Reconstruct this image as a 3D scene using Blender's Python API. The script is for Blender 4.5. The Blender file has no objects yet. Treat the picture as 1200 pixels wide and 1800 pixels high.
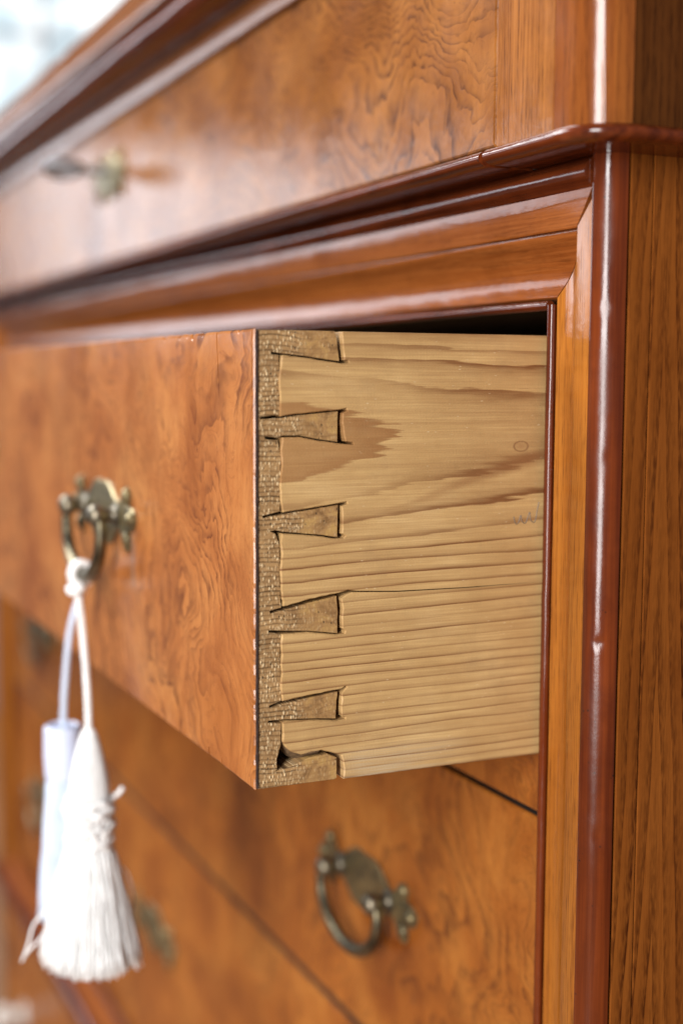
import bpy, bmesh, math, random
from mathutils import Vector, Matrix, noise as mnoise

S = bpy.context.scene
COL = S.collection
PI = math.pi

# ------------------------------------------------------------------ camera
cam_data = bpy.data.cameras.new("camera")
cam = bpy.data.objects.new("camera", cam_data)
COL.objects.link(cam)
cam_data.sensor_fit = 'VERTICAL'
cam_data.sensor_height = 36.0
cam_data.sensor_width = 24.0
cam_data.lens = 36.0 * 2386.5 / 1800.0
cam_data.clip_start = 0.01
cam_data.clip_end = 60.0
_r = Vector((0.41661505, 0.90906904, 0.00503676))
_u = Vector((-0.09174744, 0.03653323, 0.99511192))
_f = Vector((-0.90444143, 0.41504072, -0.09862505))
m = Matrix((( _r.x, _u.x, -_f.x), (_r.y, _u.y, -_f.y), (_r.z, _u.z, -_f.z))).to_4x4()
m.translation = Vector((0.47326937, -0.18094836, 0.1572925))
cam.matrix_world = m
cam_data.dof.use_dof = True
cam_data.dof.focus_distance = 0.535
cam_data.dof.aperture_fstop = 3.5
cam_data.dof.aperture_blades = 0
S.camera = cam

# ------------------------------------------------------------------ light
W = bpy.data.worlds.new("World")
S.world = W
W.use_nodes = True
bg = W.node_tree.nodes["Background"]
bg.inputs[0].default_value = (0.86, 0.90, 1.0, 1)
bg.inputs[1].default_value = 0.13

def area(name, loc, target, sx, sy, radiance, col):
    d = bpy.data.lights.new(name, 'AREA')
    d.shape = 'RECTANGLE'; d.size = sx; d.size_y = sy
    d.energy = radiance * math.pi * sx * sy
    d.color = col
    o = bpy.data.objects.new(name, d); COL.objects.link(o)
    o.location = loc
    v = Vector(target) - Vector(loc)
    o.rotation_euler = v.to_track_quat('-Z', 'Y').to_euler()
    return o
# tall window behind the photographer's shoulder; a second one down the room to the left
area("window_light", (1.42, -1.62, 0.60), (0.05, 0.12, 0.35), 0.68, 1.95, 23.5, (1.0, 0.985, 0.97))
area("far_window_light", (-2.6, -1.05, 0.50), (-0.2, -0.35, 0.30), 1.5, 0.38, 4.8, (0.84, 0.91, 1.0))
area("high_window_light", (-1.75, -1.15, 1.75), (-0.4, 0.1, 0.1), 1.5, 1.2, 18.0, (0.97, 0.98, 1.0))

S.view_settings.view_transform = 'Standard'
S.view_settings.look = 'None'
S.view_settings.exposure = 0.12
S.view_settings.gamma = 1.0
S.view_settings.use_curve_mapping = False

# ------------------------------------------------------------------ helpers
class Nodes:
    def __init__(self, name):
        self.mat = bpy.data.materials.new(name)
        self.mat.use_nodes = True
        self.t = self.mat.node_tree
        self.t.nodes.clear()
        self.out = self.t.nodes.new('ShaderNodeOutputMaterial')
        self.bsdf = self.t.nodes.new('ShaderNodeBsdfPrincipled')
        self.t.links.new(self.bsdf.outputs[0], self.out.inputs[0])
        self._pos = None
    def put(self, sock, v):
        if isinstance(v, bpy.types.NodeSocket):
            self.t.links.new(v, sock)
        elif isinstance(v, (tuple, list)):
            v = tuple(v)
            if sock.type == 'RGBA' and len(v) == 3: v = v + (1,)
            sock.default_value = v
        else:
            sock.default_value = v
    def pos(self):
        if self._pos is None:
            g = self.t.nodes.new('ShaderNodeNewGeometry')
            self._pos = g.outputs['Position']
        return self._pos
    def obj(self):
        return self.t.nodes.new('ShaderNodeTexCoord').outputs['Object']
    def xyz(self, v):
        n = self.t.nodes.new('ShaderNodeSeparateXYZ'); self.put(n.inputs[0], v)
        return n.outputs[0], n.outputs[1], n.outputs[2]
    def comb(self, x, y, z):
        n = self.t.nodes.new('ShaderNodeCombineXYZ')
        for i, v in enumerate((x, y, z)): self.put(n.inputs[i], v)
        return n.outputs[0]
    def m(self, op, a, b=0.0, c=0.0):
        n = self.t.nodes.new('ShaderNodeMath'); n.operation = op
        self.put(n.inputs[0], a); self.put(n.inputs[1], b); self.put(n.inputs[2], c)
        return n.outputs[0]
    def add(self, a, b): return self.m('ADD', a, b)
    def mul(self, a, b): return self.m('MULTIPLY', a, b)
    def sub(self, a, b): return self.m('SUBTRACT', a, b)
    def vm(self, op, a, b):
        n = self.t.nodes.new('ShaderNodeVectorMath'); n.operation = op
        self.put(n.inputs[0], a); self.put(n.inputs[1], b)
        return n.outputs[0]
    def noise(self, v, scale, detail=2.0, rough=0.5, dist=0.0, color=False):
        n = self.t.nodes.new('ShaderNodeTexNoise')
        self.put(n.inputs['Vector'], v); n.inputs['Scale'].default_value = scale
        n.inputs['Detail'].default_value = detail; n.inputs['Roughness'].default_value = rough
        n.inputs['Distortion'].default_value = dist
        return n.outputs[1] if color else n.outputs[0]
    def voro(self, v, scale, feature='F1', out=0, rnd=1.0):
        n = self.t.nodes.new('ShaderNodeTexVoronoi'); n.feature = feature
        self.put(n.inputs['Vector'], v); n.inputs['Scale'].default_value = scale
        n.inputs['Randomness'].default_value = rnd
        return n.outputs[out]
    def rng(self, v, a, b, c=0.0, d=1.0, smooth=False):
        n = self.t.nodes.new('ShaderNodeMapRange')
        n.interpolation_type = 'SMOOTHSTEP' if smooth else 'LINEAR'
        n.clamp = True
        self.put(n.inputs[0], v)
        for i, x in enumerate((a, b, c, d)): self.put(n.inputs[i + 1], x)
        return n.outputs[0]
    def mix(self, f, a, b, mode='MIX'):
        n = self.t.nodes.new('ShaderNodeMix'); n.data_type = 'RGBA'; n.blend_type = mode
        self.put(n.inputs[0], f); self.put(n.inputs[6], a); self.put(n.inputs[7], b)
        return n.outputs[2]
    def ramp(self, f, stops):
        n = self.t.nodes.new('ShaderNodeValToRGB'); self.put(n.inputs[0], f)
        e = n.color_ramp.elements
        while len(e) < len(stops): e.new(0.5)
        for k, (p, c) in enumerate(stops):
            e[k].position = p; e[k].color = tuple(c) + (1,)
        return n.outputs[0]
    def fcurve(self, f, pts):
        n = self.t.nodes.new('ShaderNodeFloatCurve')
        self.put(n.inputs['Value'], f)
        c = n.mapping.curves[0]
        while len(c.points) < len(pts): c.points.new(0.5, 0.5)
        for p, (x, y) in zip(c.points, sorted(pts)):
            p.location = (x, y); p.handle_type = 'AUTO'
        n.mapping.update()
        return n.outputs[0]
    def bump(self, h, strength=0.3, dist=0.001, prev=None):
        n = self.t.nodes.new('ShaderNodeBump')
        n.inputs['Strength'].default_value = strength
        n.inputs['Distance'].default_value = dist
        self.put(n.inputs['Height'], h)
        if prev is not None: self.put(n.inputs['Normal'], prev)
        return n.outputs[0]
    def finish(self, col, rough=0.4, normal=None, coat=0.0, coat_rough=0.1, metal=0.0, spec=0.5, coat_normal=None):
        b = self.bsdf.inputs
        self.put(b['Base Color'], col); self.put(b['Roughness'], rough)
        b['Metallic'].default_value = metal
        b['Specular IOR Level'].default_value = spec
        b['Coat Weight'].default_value = coat
        self.put(b['Coat Roughness'], coat_rough)
        if normal is not None: self.put(b['Normal'], normal)
        if coat_normal is not None: self.put(b['Coat Normal'], coat_normal)
        elif normal is not None: self.put(b['Coat Normal'], normal)
        return self.mat

def polish(N, col, grain=None, rough=0.5, coat=0.6, wave=0.3, grain_b=0.12, crange=(0.08, 0.20), tint=(0.80, 0.72, 0.78)):
    """old french polish: amber varnish, uneven shine, faint ripples, pores"""
    p = N.pos()
    col = N.mix(1.0, col, tint, 'MULTIPLY')
    # grime and faded patches in the varnish
    g1 = N.noise(p, 26, 5, 0.7)
    col = N.mix(N.rng(g1, 0.50, 0.78, 0.0, 0.45), col, N.mix(1.0, col, (0.45, 0.36, 0.32), 'MULTIPLY'))
    w = N.noise(p, 38, 3, 0.55)
    nb = N.bump(w, wave, 0.0012)
    fine = N.noise(p, 900, 2, 0.6)
    nb2 = N.bump(fine, 0.10, 0.0003, nb)
    if grain is not None: nb2 = N.bump(grain, grain_b, 0.0004, nb2)
    smear = N.noise(p, 17, 4, 0.65)
    cr = N.rng(smear, 0.3, 0.75, crange[0], crange[1])
    return N.finish(col, rough, nb2, coat, cr, spec=0.0, coat_normal=nb2)

def mat_burl(name, seed, dark, mid, light, line, scale=1.0, lines=15.0, lstr=0.75, extra=None, zs=1.0, drift=(0.0, 0.0)):
    N = Nodes(name)
    p = N.vm('ADD', N.pos(), (seed * 1.37, seed * 0.71, seed * 2.13))
    x, y, z = N.xyz(p)
    q = N.comb(x, N.mul(y, 0.6), N.mul(z, zs))
    wv = N.vm('SUBTRACT', N.noise(q, 11 * scale, 2, 0.5, color=True), (0.5, 0.5, 0.5))
    q1 = N.vm('ADD', q, N.vm('MULTIPLY', wv, (0.085, 0.085, 0.085)))
    wv2 = N.vm('SUBTRACT', N.noise(q1, 52 * scale, 2, 0.55, color=True), (0.5, 0.5, 0.5))
    q2 = N.vm('ADD', q1, N.vm('MULTIPLY', wv2, (0.021, 0.021, 0.021)))
    wv3 = N.vm('SUBTRACT', N.noise(q1, 210 * scale, 1, 0.5, color=True), (0.5, 0.5, 0.5))
    q2 = N.vm('ADD', q2, N.vm('MULTIPLY', wv3, (0.0035, 0.0035, 0.0035)))
    h = N.noise(q2, 10 * scale, 1.0, 0.4)
    dr = N.add(N.mul(N.xyz(q2)[0], drift[0]), N.mul(N.xyz(q2)[2], drift[1]))
    ph = N.add(N.mul(h, lines), dr)
    fr = N.m('FRACT', ph)
    l1 = N.mul(N.m('POWER', N.sub(1.0, fr), 2.6), N.rng(fr, 0.0, 0.06))
    fr2 = N.m('FRACT', N.mul(ph, 3.3))
    l2 = N.m('POWER', N.sub(1.0, fr2), 2.0)
    mk = N.rng(N.noise(q, 13 * scale, 2, 0.5), 0.36, 0.56, 0.18, 1.0, True)
    mk2 = N.rng(N.noise(N.vm('ADD', q, (3, 3, 3)), 17 * scale, 2, 0.5), 0.48, 0.62, 0.0, 1.0, True)
    brk = N.rng(N.noise(q1, 120, 2, 0.6), 0.36, 0.60, 0.25, 1.0)
    l1 = N.mul(l1, brk)
    tone = N.noise(q1, 14 * scale, 5, 0.62)
    col = N.ramp(tone, [(0.28, dark), (0.50, mid), (0.70, light)])
    # silky fibre streaks running across the figure
    fib = N.noise(N.comb(N.mul(x, 260), N.mul(y, 60), N.mul(z, 60)), 1.0, 3, 0.6)
    col = N.mix(N.rng(fib, 0.45, 0.75, 0, 0.28), col, dark)
    gr = N.noise(N.vm('ADD', q2, (1, 2, 3)), 420, 2, 0.6)
    col = N.mix(N.rng(gr, 0.55, 0.75, 0, 0.25), col, line)
    col = N.mix(N.mul(N.mul(l1, mk), lstr), col, line)
    col = N.mix(N.mul(N.mul(l2, mk2), lstr * 0.55), col, line)
    # pips and dents
    v = N.voro(q1, 46)
    pip = N.rng(v, 0.03, 0.10, 1.0, 0.0, True)
    sel = N.rng(N.noise(q, 21, 1), 0.56, 0.62, 0, 1)
    col = N.mix(N.mul(N.mul(pip, sel), 0.6), col, (0.07, 0.03, 0.018))
    if extra: col = extra(N, col)
    return polish(N, col, l1, grain_b=0.03, crange=(0.13, 0.27))

def mat_grain(name, along, light, dark, line, seed=0.0, across=260.0, stretch=5.0, contrast=0.7, warp=1.0, spread=0.5, rough=0.36, coat=0.7, loops=None, wave=0.35, lpow=3.0, pores=0.75, arch=None, crange=(0.10, 0.24), tint=(0.80, 0.72, 0.78)):
    """straight or cathedral grain running along one axis"""
    N = Nodes(name)
    p = N.vm('ADD', N.pos(), (seed * 0.83, seed * 1.19, seed * 0.47))
    x, y, z = N.xyz(p)
    if along == 'x': a, c, d = x, z, y
    elif along == 'z': a, c, d = z, N.add(x, N.mul(y, 0.9)), y
    else: a, c, d = y, z, x
    w = N.noise(N.comb(N.mul(a, stretch), N.mul(c, 18), 0.37), 1.0, 3, 0.5)
    if arch:
        # cathedral: nested arches round one line, wandering down the board
        wl = N.noise(N.comb(N.mul(z, 6), 2.3, seed), 1.0, 2)
        aa = N.m('ABSOLUTE', N.sub(N.add(N.xyz(N.pos())[1], N.mul(N.sub(wl, 0.5), 0.008)), arch[0]))
        ph = N.add(N.add(N.mul(aa, arch[1]), N.mul(z, arch[2])), N.mul(w, 1.1 * warp))
    elif loops:
        f = N.noise(N.comb(N.mul(a, loops[0]), N.mul(c, loops[1]), seed), 1.0, 1.2, 0.4)
        ph = N.add(N.mul(f, loops[2]), N.mul(w, 0.25 * warp))
    else:
        ph = N.add(N.mul(c, across), N.mul(w, 6.0 * warp))
    fr = N.m('FRACT', ph)
    l1 = N.mul(N.m('POWER', N.sub(1.0, fr), lpow), N.rng(fr, 0.0, 0.08))
    var = N.rng(N.noise(N.comb(N.mul(a, 2.5), N.mul(c, 60), 4.1), 1.0, 2), 0.35, 0.65, 0.5, 1.0)
    streak = N.noise(N.comb(N.mul(a, 14), N.mul(c, 900), N.mul(d, 300)), 1.0, 3, 0.6)
    tone = N.noise(N.comb(N.mul(a, 4), N.mul(c, 45), 1.7), 1.0, 4, 0.6)
    col = N.ramp(tone, [(0.5 - spread * 0.5, dark), (0.5 + spread * 0.5, light)])
    col = N.mix(N.rng(streak, 0.40, 0.68, 0, 0.75), col, dark)
    pore = N.noise(N.comb(N.mul(a, 70), N.mul(c, 1500), N.mul(d, 500)), 1.0, 2, 0.5)
    col = N.mix(N.rng(pore, 0.56, 0.70, 0, pores * contrast), col, line)
    # broken pore dashes along the line
    dash = N.rng(N.noise(N.comb(N.mul(a, 170), N.mul(c, 900), 0.0), 1.0, 1), 0.35, 0.6, 0.35, 1.0)
    col = N.mix(N.mul(N.mul(N.mul(l1, var), dash), contrast), col, line)
    return polish(N, col, l1, rough=rough, coat=coat, wave=wave, crange=crange, tint=tint)

def mat_stain(name, base, dark, rough=0.5, coat=0.9, wave=0.35, along='z', crange=(0.08, 0.20)):
    """dark red-brown polished moulding wood"""
    N = Nodes(name)
    x, y, z = N.xyz(N.pos())
    if along == 'z': v = N.comb(N.mul(x, 300), N.mul(y, 300), N.mul(z, 9))
    else: v = N.comb(N.mul(x, 9), N.mul(y, 300), N.mul(z, 300))
    s = N.noise(v, 1.0, 3, 0.6)
    col = N.ramp(s, [(0.3, dark), (0.7, base)])
    bl = N.noise(N.pos(), 45, 4, 0.6)
    col = N.mix(N.rng(bl, 0.5, 0.75, 0, 0.6), col, dark)
    sp = N.voro(N.pos(), 210)
    spm = N.mul(N.rng(sp, 0.05, 0.14, 1, 0, True), N.rng(N.noise(N.pos(), 60, 1), 0.54, 0.60, 0, 1))
    col = N.mix(N.mul(spm, 0.8), col, (0.02, 0.012, 0.008))
    return polish(N, col, s, rough=rough, coat=coat, wave=wave, crange=crange)

# ------------------------------------------------------------------ mesh helpers
def loc_of(parent):
    v = Vector((0, 0, 0))
    while parent is not None:
        v += parent.location; parent = parent.parent
    return v

def mesh_obj(name, verts, faces, mat, parent=None, smooth=False, kind=None, auto=None):
    """verts are given in world space"""
    off = loc_of(parent)
    me = bpy.data.meshes.new(name)
    me.from_pydata([tuple(Vector(v) - off) for v in verts], [], faces)
    bm = bmesh.new(); bm.from_mesh(me)
    bmesh.ops.recalc_face_normals(bm, faces=bm.faces)
    bm.to_mesh(me); bm.free()
    if mat is not None: me.materials.append(mat)
    if smooth: me.polygons.foreach_set('use_smooth', [True] * len(me.polygons))
    if smooth and auto: me.set_sharp_from_angle(angle=math.radians(auto))
    me.update()
    o = bpy.data.objects.new(name, me); COL.objects.link(o)
    if parent is not None: o.parent = parent
    if kind: o['kind'] = kind
    return o

def empty(name, loc, label, cat, group=None):
    o = bpy.data.objects.new(name, None); COL.objects.link(o)
    o.empty_display_size = 0.02
    o.location = loc
    o['label'] = label; o['category'] = cat
    if group: o['group'] = group
    return o

class MB:
    def __init__(s): s.v = []; s.f = []
    def addm(s, v, f):
        k = len(s.v); s.v += [tuple(a) for a in v]; s.f += [tuple(i + k for i in a) for a in f]
    def box(s, x0, x1, y0, y1, z0, z1, b=0.0):
        if b <= 0:
            v = [(x, y, z) for x in (x0, x1) for y in (y0, y1) for z in (z0, z1)]
            f = [(0, 1, 3, 2), (4, 6, 7, 5), (0, 4, 5, 1), (2, 3, 7, 6), (0, 2, 6, 4), (1, 5, 7, 3)]
            s.addm(v, f); return
        bm = bmesh.new()
        bmesh.ops.create_cube(bm, size=1.0)
        for q in bm.verts:
            q.co = Vector(((x0 + x1) / 2 + q.co.x * (x1 - x0), (y0 + y1) / 2 + q.co.y * (y1 - y0), (z0 + z1) / 2 + q.co.z * (z1 - z0)))
        bmesh.ops.bevel(bm, geom=bm.edges[:], offset=b, segments=2, affect='EDGES', profile=0.5)
        bm.verts.ensure_lookup_table()
        s.addm([q.co[:] for q in bm.verts], [[q.index for q in f.verts] for f in bm.faces]); bm.free()
    def tube(s, pts, rad, n=8, caps=True, squash=None):
        pts = [Vector(p) for p in pts]
        if not isinstance(rad, (list, tuple)): rad = [rad] * len(pts)
        k = len(s.v)
        up = None
        for i, p in enumerate(pts):
            t = (pts[min(i + 1, len(pts) - 1)] - pts[max(i - 1, 0)]).normalized()
            if up is None:
                up = Vector((0, 0, 1)) if abs(t.z) < 0.9 else Vector((1, 0, 0))
            a = t.cross(up).normalized(); b = a.cross(t).normalized(); up = b
            for j in range(n):
                an = 2 * PI * j / n
                s.v.append(tuple(p + (a * math.cos(an) + b * math.sin(an)) * rad[i]))
        for i in range(len(pts) - 1):
            for j in range(n):
                s.f.append((k + i * n + j, k + i * n + (j + 1) % n, k + (i + 1) * n + (j + 1) % n, k + (i + 1) * n + j))
        if caps:
            s.f.append(tuple(k + j for j in range(n))[::-1])
            s.f.append(tuple(k + (len(pts) - 1) * n + j for j in range(n)))
    def lathe(s, prof, origin, axis, n=16):
        """prof: (distance along axis, radius)"""
        o = Vector(origin); ax = Vector(axis).normalized()
        a = ax.orthogonal().normalized(); b = ax.cross(a)
        k = len(s.v)
        for d, r in prof:
            for j in range(n):
                t = 2 * PI * j / n
                s.v.append(tuple(o + ax * d + (a * math.cos(t) + b * math.sin(t)) * max(r, 1e-5)))
        for i in range(len(prof) - 1):
            for j in range(n):
                s.f.append((k + i * n + j, k + i * n + (j + 1) % n, k + (i + 1) * n + (j + 1) % n, k + (i + 1) * n + j))
        s.f.append(tuple(k + j for j in range(n))); s.f.append(tuple(k + (len(prof) - 1) * n + j for j in range(n)))
    def ball(s, c, r, sc=(1, 1, 1), n=10):
        prof = [(-math.cos(PI * i / 8), math.sin(PI * i / 8)) for i in range(9)]
        k = len(s.v)
        s.lathe(prof, (0, 0, 0), (0, 0, 1), n)
        for i in range(k, len(s.v)):
            x, y, z = s.v[i]; s.v[i] = (c[0] + x * r * sc[0], c[1] + y * r * sc[1], c[2] + z * r * sc[2])
    def build(s, name, mat, parent=None, smooth=False, kind=None, auto=None):
        return mesh_obj(name, s.v, s.f, mat, parent, smooth, kind, auto)

def extrude_outline(outline, x0, x1):
    """outline in (y, z); side walls between x0 (front face) and x1"""
    n = len(outline)
    v = [(x0, y, z) for y, z in outline] + [(x1, y, z) for y, z in outline]
    f = [tuple(range(n)), tuple(range(2 * n - 1, n - 1, -1))]
    f += [(i, (i + 1) % n, n + (i + 1) % n, n + i) for i in range(n)]
    return v, f

def extrude_worn(outline, x0, x1, r, skip=None):
    """like extrude_outline, with the front arris rubbed back by r"""
    n = len(outline)
    A = sum(outline[i][0] * outline[(i + 1) % n][1] - outline[(i + 1) % n][0] * outline[i][1] for i in range(n))
    sg = 1.0 if A > 0 else -1.0
    ins = []
    for i in range(n):
        a, b, c = outline[i - 1], outline[i], outline[(i + 1) % n]
        e1 = Vector((b[0] - a[0], b[1] - a[1])); e2 = Vector((c[0] - b[0], c[1] - b[1]))
        if e1.length < 1e-9 or e2.length < 1e-9: ins.append(b); continue
        e1.normalize(); e2.normalize()
        nv = Vector((-(e1.y + e2.y), e1.x + e2.x)) * sg
        if nv.length < 1e-6 or (skip and skip(*b)): ins.append(b); continue
        nv.normalize()
        k = r * (0.7 + 0.6 * mnoise.noise(Vector((b[0] * 300, b[1] * 300, 3))))
        ins.append((b[0] + nv.x * k, b[1] + nv.y * k))
    v = [(x0, y, z) for y, z in ins] + [(x0 - r, y, z) for y, z in outline] + [(x1, y, z) for y, z in outline]
    f = [tuple(range(n)), tuple(range(3 * n - 1, 2 * n - 1, -1))]
    for q in range(2):
        f += [(q * n + i, q * n + (i + 1) % n, (q + 1) * n + (i + 1) % n, (q + 1) * n + i) for i in range(n)]
    return v, f

def wobble(v, amp, sc):
    q = Vector(v) * sc
    return mnoise.noise(q) * amp

def cr_path(pts, n=6):
    """Catmull-Rom through the points"""
    P = [Vector(p) for p in pts]; P = [P[0] * 2 - P[1]] + P + [P[-1] * 2 - P[-2]]
    out = []
    for i in range(1, len(P) - 2):
        for k in range(n):
            t = k / n
            out.append(0.5 * ((2 * P[i]) + (P[i + 1] - P[i - 1]) * t + (2 * P[i - 1] - 5 * P[i] + 4 * P[i + 1] - P[i + 2]) * t * t + (3 * P[i] - P[i - 1] - 3 * P[i + 1] + P[i + 2]) * t ** 3))
    out.append(P[-2])
    return out
# ------------------------------------------------------------------ materials
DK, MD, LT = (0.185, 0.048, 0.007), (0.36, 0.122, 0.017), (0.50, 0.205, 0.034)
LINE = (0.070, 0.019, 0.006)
def scuff_and_bail_shadow(N, col):
    # grey scratches from the pull; the brown patch paints in the bail's shadow
    x, y, z = N.xyz(N.pos())
    n = N.noise(N.comb(N.mul(x, 55), 0.0, N.mul(z, 260)), 1.0, 3, 0.6)
    xx = N.add(x, N.mul(N.sub(n, 0.5), 0.012))
    d = N.m('ABSOLUTE', N.add(xx, 0.163))
    zt = N.mul(N.rng(z, 0.050, 0.062, 0, 1, True), N.rng(z, 0.078, 0.088, 1, 0, True))
    col = N.mix(N.mul(N.mul(N.rng(d, 0.001, 0.005, 1, 0), zt), 0.55), col, (0.22, 0.17, 0.13))
    d2 = N.m('ABSOLUTE', N.add(x, 0.190)); z2 = N.mul(N.rng(z, 0.050, 0.056, 0, 1, True), N.rng(z, 0.063, 0.068, 1, 0, True))
    col = N.mix(N.mul(N.mul(N.rng(d2, 0.008, 0.016, 1, 0), z2), 0.5), col, (0.25, 0.075, 0.012))
    return col
M_burl1 = mat_burl('burl_veneer_open_drawer', 1.0, (0.25, 0.078, 0.017), (0.43, 0.170, 0.042), (0.55, 0.255, 0.070), (0.085, 0.022, 0.009), 1.0, 15, 0.9, scuff_and_bail_shadow, 1.0, (75, 35))
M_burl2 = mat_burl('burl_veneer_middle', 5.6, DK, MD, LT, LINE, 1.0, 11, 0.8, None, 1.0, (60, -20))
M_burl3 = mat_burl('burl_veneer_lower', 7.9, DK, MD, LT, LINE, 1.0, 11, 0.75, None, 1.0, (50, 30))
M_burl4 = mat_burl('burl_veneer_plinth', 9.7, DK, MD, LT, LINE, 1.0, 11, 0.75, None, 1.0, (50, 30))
M_burlF = mat_burl('burl_veneer_frieze', 17.3, (0.175, 0.056, 0.009), (0.31, 0.122, 0.022), (0.42, 0.185, 0.038), (0.050, 0.014, 0.004), 1.0, 15, 1.0, None, 1.0, (30, 110))
M_rail = mat_burl('burl_veneer_rail', 15.1, DK, MD, LT, LINE, 1.0, 14, 0.6)
M_stile = mat_grain('ash_stile', 'z', (0.40, 0.165, 0.033), (0.24, 0.082, 0.014), (0.075, 0.024, 0.006), 2.0, 300, 3.0, 1.1, 1.6, loops=(1.5, 75, 26), spread=0.3)
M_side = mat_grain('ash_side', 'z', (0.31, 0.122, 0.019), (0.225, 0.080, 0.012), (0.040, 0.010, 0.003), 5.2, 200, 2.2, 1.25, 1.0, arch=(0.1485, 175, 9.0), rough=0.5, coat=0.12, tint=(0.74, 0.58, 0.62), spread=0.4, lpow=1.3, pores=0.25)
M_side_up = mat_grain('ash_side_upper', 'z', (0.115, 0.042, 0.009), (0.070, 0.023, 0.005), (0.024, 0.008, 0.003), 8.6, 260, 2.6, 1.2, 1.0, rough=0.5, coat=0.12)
M_honey_x = mat_grain('fruitwood_rail', 'x', (0.42, 0.145, 0.030), (0.23, 0.062, 0.010), (0.08, 0.020, 0.004), 1.3, 120, 2.0, 0.45, 1.5)
M_honey_z = mat_grain('fruitwood_stile', 'z', (0.48, 0.190, 0.023), (0.33, 0.110, 0.012), (0.11, 0.03, 0.005), 3.1, 200, 1.6, 0.8, 1.6, loops=(0.9, 90, 12))
M_post = mat_stain('red_polish_post', (0.19, 0.040, 0.006), (0.080, 0.014, 0.003), wave=0.22, crange=(0.06, 0.40))
M_corner = mat_grain('corner_block', 'z', (0.37, 0.135, 0.020), (0.25, 0.078, 0.012), (0.08, 0.022, 0.005), 3.9, 170, 2.0, 0.9, 1.4, coat=0.9, wave=0.2, spread=0.3, tint=(0.72, 0.62, 0.7))
M_mould = mat_stain('red_polish_moulding', (0.20, 0.044, 0.009), (0.060, 0.012, 0.004), along='x', wave=0.4)
M_slab = mat_grain('top_slab', 'x', (0.30, 0.125, 0.036), (0.20, 0.072, 0.018), (0.11, 0.04, 0.012), 9.3, 140, 2.0, 0.5, 1.5)

def mat_simple(name, col, rough=0.6, metal=0.0, spec=0.5, nscale=None, amp=0.3, dark=None):
    N = Nodes(name)
    c = col
    nb = None
    if nscale:
        n = N.noise(N.pos(), nscale, 4, 0.6)
        if dark: c = N.ramp(n, [(0.3, dark), (0.7, col)])
        nb = N.bump(n, amp, 0.001)
    return N.finish(c, rough, nb, metal=metal, spec=spec)
M_inside = mat_simple('carcass_pine', (0.20, 0.13, 0.07), 0.8, nscale=60, dark=(0.12, 0.075, 0.04))
M_gap = mat_simple('gap_shade_board', (0.045, 0.026, 0.014), 0.9, nscale=60, dark=(0.02, 0.012, 0.008))  # closed drawers' front boards, coloured dark to put shade into the gaps
M_edge = mat_simple('glue_line', (0.055, 0.030, 0.024), 0.5, nscale=400, dark=(0.02, 0.012, 0.010))

def mat_brass(name, bright, dull, seed=0.0, metal=0.62):
    N = Nodes(name)
    p = N.vm('ADD', N.obj(), (seed, seed, seed))
    n = N.noise(p, 150, 4, 0.65)
    n2 = N.noise(p, 45, 2, 0.5)
    col = N.ramp(N.add(N.mul(n, 0.6), N.mul(n2, 0.4)), [(0.36, dull), (0.62, bright)])
    rough = N.rng(n, 0.3, 0.7, 0.52, 0.34)
    return N.finish(col, rough, N.bump(n, 0.25, 0.0005), metal=metal)
M_brass = mat_brass('aged_brass', (0.34, 0.27, 0.135), (0.085, 0.073, 0.048), 0.0, 0.85)
M_brass_dark = mat_brass('tarnished_brass', (0.20, 0.17, 0.12), (0.035, 0.032, 0.028), 3.0, 0.9)
M_bail = mat_brass('worn_brass', (0.22, 0.185, 0.115), (0.05, 0.044, 0.032), 7.0, 1.0)
M_iron = mat_brass('key_steel', (0.32, 0.32, 0.33), (0.10, 0.10, 0.11), 5.0)

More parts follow.
